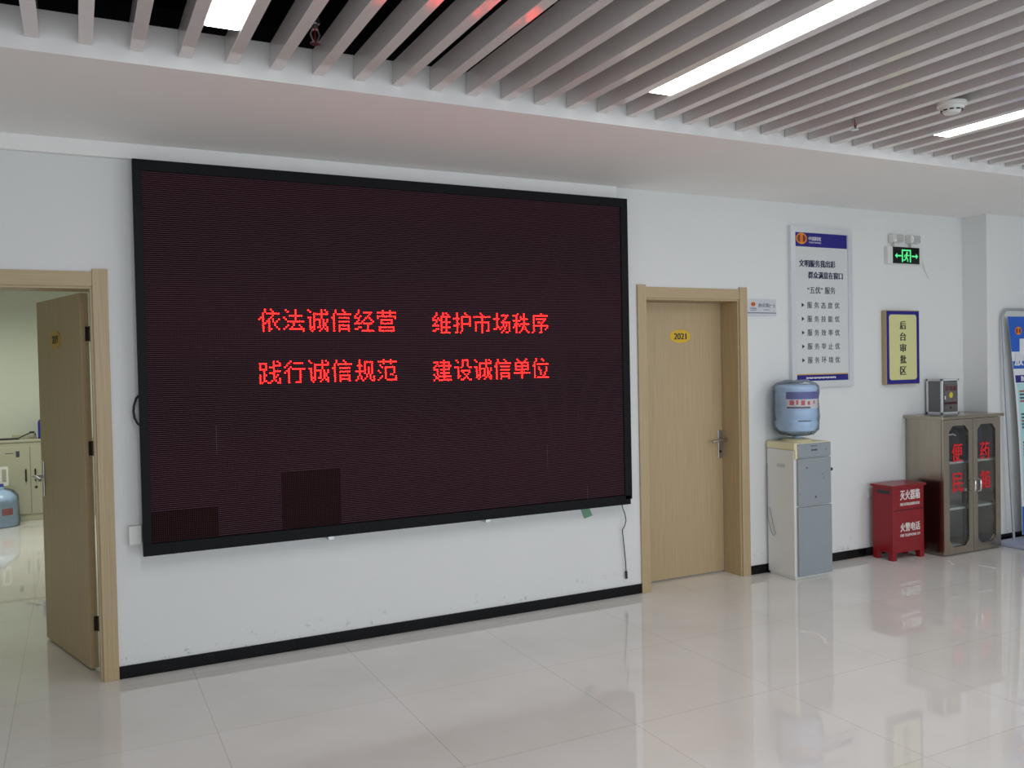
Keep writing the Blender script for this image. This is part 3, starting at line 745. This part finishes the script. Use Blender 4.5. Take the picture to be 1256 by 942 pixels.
# ---------------------------------------------------------------- socket and extinguisher box
t = thing('wall_socket', (5.70, 0, 0.46), 'pale wall socket low on the wall, half hidden by the red box', 'socket')
MB().box(5.655, 5.741, -0.010, 0, 0.462, 0.548, 0.003).build('faceplate', plate_grey, t)
MB().box(5.668, 5.728, -0.0115, -0.0095, 0.475, 0.535, 0.001).build('outlet', white_plastic, t)
EX0, EX1, EY0, EY1 = 5.634, 5.990, -0.252, -0.062
t = thing('extinguisher_box', ((EX0+EX1)/2, (EY0+EY1)/2, 0), 'red steel fire extinguisher box standing on four short legs', 'extinguisher box')
MB().box(EX0, EX1, EY0, EY1, 0.060, 0.570, 0.003).build('body', red_paint, t)
MB().box(EX0-0.016, EX1+0.016, EY0-0.014, EY1+0.010, 0.570, 0.590, 0.004).build('lid', red_paint, t)
for lx in (EX0, EX1-0.046):
    for ly in (EY0, EY1-0.046):
        MB().box(lx, lx+0.046, ly, ly+0.046, 0.0, 0.062, 0.003).build('leg', red_paint, t)
MB().box(EX0-0.0015, EX0+0.002, -0.222, -0.110, 0.520, 0.548, 0.0008).build('hand_slot', black_plastic, t)
k = MB(); k.box(EX0+0.010, EX1-0.004, EY0-0.0012, EY0+0.001, 0.388, 0.392)
for q in range(7): k.box(EX0+0.03+q*0.047, EX0+0.055+q*0.047, EY0-0.003, EY0+0.001, 0.391+0.0012*(q % 2), 0.396)
k.build('flap_hinge', mat('dark_red_seam', srgb(70, 8, 14), 0.5), t)
ty = EY0-0.0002
text('灭火器箱', 5.718, 5.944, 0.470, 0.548, ty, white_ink, t, bold=0.03)
text('FIRE EXTINGUISHER BOX', 5.718, 5.942, 0.425, 0.447, ty, white_ink, t, bold=0.02)
text('火警电话', 5.718, 5.944, 0.222, 0.290, ty, white_ink, t, bold=0.03)
text('FIRE TELEPHONE 119', 5.718, 5.942, 0.182, 0.203, ty, white_ink, t, bold=0.02)

# ---------------------------------------------------------------- medicine cabinet
MX0, MX1, MY0, MY1, MZ = 6.094, 6.800, -0.352, -0.006, 1.112
t = thing('medicine_cabinet', ((MX0+MX1)/2, -0.18, 0), 'stainless steel medicine cabinet with two glass doors and red characters', 'cabinet')
for xa in (MX0, MX1-0.016): MB().box(xa, xa+0.016, MY0+0.020, MY1, 0.004, MZ-0.026).build('side_panel', stainless, t)
MB().box(MX0+0.016, MX1-0.016, MY1-0.010, MY1, 0.004, MZ-0.026).build('back_panel', stainless_in, t)
MB().box(MX0+0.016, MX1-0.016, MY0+0.020, MY1-0.010, 0.004, 0.045).build('bottom_panel', stainless, t)
MB().box(MX0-0.026, MX1+0.026, MY0-0.018, MY1+0.004, MZ-0.026, MZ, 0.004).build('top_panel', stainless, t)
for z in (0.350, 0.722):
    MB().box(MX0+0.017, MX1-0.017, MY0+0.05, MY1-0.011, z, z+0.018).build('shelf', jar_white, t)
def oct_(x0, x1, z0, z1, c): return [(x0+c, z0), (x1-c, z0), (x1, z0+c), (x1, z1-c), (x1-c, z1), (x0+c, z1), (x0, z1-c), (x0, z0+c)]
def seg8(x0, x1, z0, z1):
    return [((x0+x1)/2-0.001, z0), ((x0+x1)/2+0.001, z0), (x1, z0+0.01), (x1, z1-0.01), ((x0+x1)/2+0.001, z1), ((x0+x1)/2-0.001, z1), (x0, z1-0.01), (x0, z0+0.01)]
def frame_door(x0, x1, ix0, ix1, hand_x, chars):
    d = MB(); inner = oct_(ix0, ix1, 0.065, 1.032, 0.045)
    outer = [(ix0+0.045, 0.008), (ix1-0.045, 0.008), (x1, 0.008), (x1, MZ-0.03), (ix1-0.045, MZ-0.03), (ix0+0.045, MZ-0.03), (x0, MZ-0.03), (x0, 0.008)]
    d.ring_prism(outer, inner, MY0, MY0+0.018)
    dr = d.build('door', stainless, t)
    MB().prism(oct_(ix0-0.006, ix1+0.006, 0.059, 1.038, 0.046), MY0+0.010, MY0+0.013).build('glass', glass, dr)
    MB().tube([(hand_x, MY0+0.002, 0.492), (hand_x, MY0-0.026, 0.496), (hand_x, MY0-0.030, 0.51), (hand_x, MY0-0.030, 0.575), (hand_x, MY0-0.026, 0.589), (hand_x, MY0+0.002, 0.593)], 0.0055, 10).build('handle', chrome, dr, True)
    for ch, xa, xb, za, zb in chars:
        text(ch, xa, xb, za, zb, MY0+0.0098, red_ink, dr, bold=0.03)
frame_door(MX0+0.002, 6.449, 6.163, 6.398, 6.437, (('便', 6.206, 6.338, 0.742, 0.892), ('民', 6.210, 6.340, 0.498, 0.655)))
frame_door(6.453, MX1-0.002, 6.508, 6.735, 6.505, (('药', 6.548, 6.672, 0.742, 0.888), ('箱', 6.550, 6.680, 0.503, 0.650)))
# what stands inside it
t = thing('black_bag', (6.28, -0.17, 0.740), 'black bag on the top shelf behind the left glass door of the cabinet', 'bag')
MB().box(6.15, 6.42, -0.27, -0.06, 0.740, 0.985, 0.03, 4).build('body', dark_bag, t, True)
MB().tube([(6.22, -0.272, 0.94), (6.25, -0.285, 0.955), (6.30, -0.287, 0.958), (6.35, -0.272, 0.945)], 0.006, 8).build('strap', jar_white, t, True)
t = thing('first_aid_case', (6.60, -0.16, 0.740), 'dark blue case on the top shelf behind the right glass door of the cabinet', 'case')
MB().box(6.49, 6.70, -0.26, -0.05, 0.740, 1.000, 0.012, 3).build('shell', navy_box, t, True)
MB().box(6.50, 6.56, -0.263, -0.258, 0.90, 0.915).build('tag', jar_white, t)
def jar(x, y, z, r, h, m_, lab, grp=None):
    t_ = thing('medicine_bottle', (x, y, z), lab, 'bottle', grp)
    MB().lathe((x, y, z), [(r, 0), (r, h*0.68), (r*0.62, h*0.80), (r*0.60, h*0.84)], 20).build('flask', m_, t_, True)
    MB().lathe((x, y, z+h*0.84), [(r*0.70, 0), (r*0.70, h*0.16)], 20).build('cap', white_plastic, t_, True)
jar(6.560, -0.24, 0.045, 0.032, 0.13, jar_white, 'squat white bottle on the cabinet floor, front left behind the right door')
jar(6.640, -0.22, 0.045, 0.028, 0.17, brown_glass, 'taller brown bottle on the cabinet floor behind the right door')
jar(6.560, -0.20, 0.368, 0.024, 0.12, brown_glass, 'small brown bottle on the lower shelf behind the right door')
tag(MB().box(6.17, 6.39, -0.29, -0.07, 0.045, 0.062, 0.003).build('paper_stack', jar_white), 'stack of pale papers on the cabinet floor behind the left door', 'papers')

# suggestion box
BX0, BX1, BY0, BY1, BZ0, BZ1 = 6.328, 6.540, -0.170, -0.022, MZ, 1.402
t = thing('suggestion_box', ((BX0+BX1)/2, (BY0+BY1)/2, BZ0), 'small grey metal suggestion box on top of the medicine cabinet', 'suggestion box')
E = 0.017
k = MB()
for x in (BX0, BX1-E):
    for y in (BY0, BY1-E): k.box(x, x+E, y, y+E, BZ0, BZ1, 0.002)
for z in (BZ0, BZ1-E):
    k.box(BX0, BX1, BY0, BY0+E, z, z+E, 0.002); k.box(BX0, BX1, BY1-E, BY1, z, z+E, 0.002)
    k.box(BX0, BX0+E, BY0, BY1, z, z+E, 0.002); k.box(BX1-E, BX1, BY0, BY1, z, z+E, 0.002)
k.build('edge_frame', alu, t)
MB().box(BX0+0.005, BX1-0.005, BY0+0.005, BY1-0.005, BZ0+0.006, BZ1-0.006).build('body', mat('dull_grey_sheet', srgb(112, 112, 112), 0.5), t)
MB().box(BX0+0.030, BX1-0.020, BY0+0.003, BY0+0.006, BZ1-0.024, BZ1-0.017).build('slot', black_plastic, t)
fp = MB().box(BX0+0.024, BX1-0.020, BY0-0.0015, BY0+0.004, BZ0+0.026, BZ1-0.040).build('face_panel', mat('face_grey', srgb(104, 98, 96), 0.25), t)
fy = BY0-0.0016
text('意见箱', BX0+0.036, BX1-0.034, 1.304, 1.345, fy, mat('dark_red_print', srgb(92, 26, 34), 0.4), fp, bold=0.02)
fc = MB().disc(6.436, 1.268, 0.022, 0.024, fy-0.0012, fy).build('round_badge', mat('yellow_print', srgb(222, 206, 40), 0.4), fp)
MB().box(BX0+0.026, BX1-0.024, fy-0.001, fy, 1.192, 1.212).build('stripe', mat('maroon_stripe', srgb(70, 20, 24), 0.4), fp)
MB().disc(6.432, 1.166, 0.008, 0.010, fy-0.003, fy, 14).build('lock', black_plastic, fp)
MB().box(BX0+0.030, BX0+0.042, fy-0.001, fy, 1.234, 1.262).build('sticker', white_ink, fp)

# ---------------------------------------------------------------- banner stand
t = thing('banner_stand', (7.42, -0.40, 0), 'blue and white printed banner on a grey tube stand beside the cabinet', 'banner stand')
MB().box(6.835, 8.02, -0.600, -0.262, 0.0, 0.034, 0.012, 3).build('base', base_grey, t)
ztop, r_ = 1.975, 0.085
def ypole(z): return -0.300 + 0.048*z/ztop
P = [(7.045, -0.300, 0.030), (7.020, ypole(0.6), 0.6), (6.998, ypole(1.2), 1.2), (6.985, ypole(1.7), 1.7)]
for k_ in range(7):
    a = R(180 - 15*k_); P.append((6.985+r_+r_*math.cos(a), ypole(ztop), ztop-r_+r_*math.sin(a)))
xR = 7.86
Q = [(2*7.4225-x, y, z) for x, y, z in reversed(P)]
MB().tube(P+Q, 0.0105, 12).build('frame_tube', tube_grey, t, True)
def xl(z):   # left edge of the printed sheet: flares in towards the middle
    u = (z-0.06)/(1.912-0.06)
    return 7.020*u + 7.128*(1-u) + 0.045*math.sin(PI*u)**1.0*0.9
def sheet(z0, z1, dx0, x1, y, m_, name, parent, n=8):
    k = MB(); bm = k.bm; a = []
    for q in range(n+1):
        z = z0+(z1-z0)*q/n; yy = y + 0.0  + (ypole(z)+0.300)
        xa = xl(z)+dx0; xb = x1 if x1 is not None else 2*7.4225-xl(z)-dx0
        a.append((bm.verts.new((xa, yy, z)), bm.verts.new((xb, yy, z)), bm.verts.new((xa, yy+0.0008, z)), bm.verts.new((xb, yy+0.0008, z))))
    for (p0, p1, p2, p3), (q0, q1, q2, q3) in zip(a, a[1:]):
        bm.faces.new((p0, p1, q1, q0)); bm.faces.new((p2, q2, q3, p3)); bm.faces.new((p0, q0, q2, p2)); bm.faces.new((p1, p3, q3, q1))
    bm.faces.new((a[0][0], a[0][2], a[0][3], a[0][1])); bm.faces.new((a[-1][0], a[-1][1], a[-1][3], a[-1][2]))
    return k.build(name, m_, parent)
BYF = -0.322
bn = sheet(0.062, 1.912, 0, None, BYF, banner_white, 'banner', t)
y1_ = BYF-0.001
sheet(1.615, 1.912, 0.001, None, y1_, banner_blue, 'blue_heading', bn)
sheet(1.47, 1.535, 0.004, None, y1_, banner_blue, 'blue_band', bn)
sheet(1.352, 1.415, 0.018, None, y1_, blue_ink, 'title_bar', bn)
sheet(0.27, 1.345, 0.030, None, y1_, banner_cyan, 'cyan_field', bn)
sheet(0.062, 0.30, 0.004, None, y1_-0.0008, banner_blue, 'blue_foot', bn)
yt = lambda z: y1_ - 0.0012 + (ypole(z)+0.300) - 0.001
emblem(7.155, 1.792, 0.034, yt(1.83), bn)
MB().box(7.165, 7.68, yt(1.67)-0.0012, yt(1.67)+0.0008, 1.605, 1.725).build('picture_card', banner_white, bn)
text('放电', 7.085, 7.33, 1.495, 1.600, yt(1.5), banner_white, bn, bold=0.05)
text('数', 7.165, 7.215, 1.362, 1.406, yt(1.36), banner_white, bn, bold=0.03)
rn = random.Random(4)
pk, pr = MB(), MB()
for z0 in (1.270, 1.243, 1.213, 1.186, 1.075, 1.047, 1.018, 0.990, 0.962, 0.835, 0.808, 0.780, 0.752, 0.725, 0.61, 0.585, 0.558, 0.530, 0.44, 0.415, 0.39):
    tgt = pr if rn.random() < 0.28 else pk
    x = xl(z0)+0.052
    while x < 7.70:
        w_ = rn.uniform(0.012, 0.017); tgt.box(x, x+w_, yt(z0)-0.0004, yt(z0)+0.0006, z0, z0+0.016); x += w_+0.005
pk.build('small_print', mat('dark_small_print', srgb(56, 76, 92), 0.5), bn); pr.build('small_print', mat('red_small_print', srgb(176, 82, 76), 0.5), bn)['label'] = 'red small print'

# ---------------------------------------------------------------- white streaks on the floor, built as thin flat strips
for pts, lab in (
    ([(3.735, -1.165), (3.775, -1.205), (3.785, -1.255), (3.760, -1.320), (3.700, -1.400)], 'thin curved white streak on the floor in front of the water dispenser'),
    ([(6.022, -0.440), (5.985, -0.480), (5.935, -0.545)], 'short white streak on the floor just in front of the cabinet'),
    ([(6.065, -0.660), (6.080, -0.720), (6.088, -0.785)], 'short white streak on the floor before the cabinet, further from it')):
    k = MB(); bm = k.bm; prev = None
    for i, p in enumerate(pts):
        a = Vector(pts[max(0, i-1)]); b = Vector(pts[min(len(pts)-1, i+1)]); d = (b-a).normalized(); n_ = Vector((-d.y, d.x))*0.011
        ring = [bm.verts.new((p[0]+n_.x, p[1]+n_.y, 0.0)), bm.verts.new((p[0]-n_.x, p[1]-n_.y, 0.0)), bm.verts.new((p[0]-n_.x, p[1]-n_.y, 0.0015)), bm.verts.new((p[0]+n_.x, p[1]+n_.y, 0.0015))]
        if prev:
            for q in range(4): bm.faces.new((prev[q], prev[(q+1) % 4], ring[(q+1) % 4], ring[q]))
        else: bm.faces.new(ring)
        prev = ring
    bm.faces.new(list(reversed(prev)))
    tag(k.build('white_streak', white_ink), lab, 'strip')

# ---------------------------------------------------------------- side office
OY = 5.86
t = thing('low_cabinet', (-0.55, 6.0, 0), 'low cream steel cabinet against the far wall of the side office', 'cabinet')
MB().box(-1.45, 0.35, OY, 6.19, 0.0, 0.86, 0.004).build('body', office_cream, t)
MB().box(-1.46, 0.36, OY-0.012, 6.19, 0.86, 0.885, 0.004).build('top', office_cream, t)
MB().box(-1.44, 0.34, OY+0.004, OY+0.02, 0.0, 0.03).build('plinth', black_plastic, t)
for x0, x1, hx in ((-0.905, -0.468, -0.51), (-0.463, -0.02, -0.42), (-1.35, -0.91, -1.30)):
    dr = MB().box(x0, x1, OY-0.012, OY, 0.075, 0.815, 0.004).build('door', office_cream, t)
    MB().tube([(hx, OY-0.010, 0.435), (hx, OY-0.030, 0.44), (hx, OY-0.030, 0.555), (hx, OY-0.010, 0.56)], 0.008, 8).build('handle', dark_metal, dr, True)
MB().cyl((-0.415, OY-0.018, 0.365), (-0.415, OY-0.010, 0.365), 0.014, n=14).build('lock', dark_metal, t)
k = MB(); k.box(-0.70, -0.62, OY-0.0135, OY-0.0115, 0.742, 0.748); k.box(-0.60, -0.565, OY-0.0135, OY-0.0115, 0.70, 0.765); k.build('sticker', grey_ink, t)
t = thing('ring_binder', (-0.345, 6.0, 0.885), 'blue ring binder standing on the low cream cabinet', 'binder')
MB().box(-0.385, -0.305, 5.90, 6.14, 0.885, 1.075, 0.004).build('cover', folder_blue, t)
MB().box(-0.380, -0.310, 5.91, 6.135, 1.050, 1.085).build('pages', black_plastic, t)
t = thing('power_strip', (-0.66, 5.96, 0.885), 'black power strip lying on the low cream cabinet', 'power strip')
MB().box(-0.80, -0.57, 5.93, 5.98, 0.885, 0.905, 0.005).build('body', black_plastic, t)
MB().tube([(-0.575, 5.955, 0.898), (-0.54, 5.96, 0.915), (-0.50, 5.97, 0.935), (-0.46, 5.975, 0.95), (-0.43, 5.97, 0.955)], 0.007, 8).build('cord', black_rubber, t, True)
MB().box(-0.47, -0.42, 5.95, 5.985, 0.945, 0.967, 0.003).build('plug', black_plastic, t)
t = thing('router', (-0.55, 6.09, 0.885), 'flat white box with thin wires behind the power strip on the cabinet', 'router')
MB().box(-0.64, -0.42, 6.05, 6.13, 0.885, 0.935, 0.005).build('case', office_cream, t)
MB().tube([(-0.43, 6.05, 0.93), (-0.415, 6.03, 0.94), (-0.41, 6.0, 0.91), (-0.405, 5.97, 0.889)], 0.003, 6).build('wire', black_rubber, t, True)
jx, jy = -0.735, 5.63
t = thing('water_jug', (jx, jy, 0), 'blue water bottle in clear wrap with a white carrying handle on the office floor', 'water bottle')
MB().lathe((jx, jy, 0), [(0.145, 0), (0.155, 0.02), (0.155, 0.10), (0.149, 0.12), (0.155, 0.14), (0.155, 0.23), (0.149, 0.245), (0.153, 0.26), (0.140, 0.31), (0.095, 0.36), (0.035, 0.385), (0.030, 0.42)], 40).build('bottle', bottle_blue, t, True)
MB().lathe((jx, jy, 0.42), [(0.034, 0), (0.034, 0.03)], 24).build('cap', label_blue, t, True)
k = MB(); k.ring_prism(rrect(jx-0.005, jx+0.075, 0.425, 0.625, 0.012, 3), rrect(jx+0.015, jx+0.055, 0.460, 0.600, 0.010, 3), jy-0.02, jy+0.015)
k.build('handle', white_plastic, t)
MB().lathe((jx, jy, 0.0), [(0.165, 0.002), (0.172, 0.05), (0.166, 0.15), (0.170, 0.25), (0.160, 0.32), (0.115, 0.375), (0.045, 0.40)], 36, wob=0.006, seed=9).build('plastic_wrap', bag_film, t, True)
cxb, cyb = jx, jy
wrap('label_mark', label_red, 0.13, 0.20, 275, 315, 0.1565, t, 6)
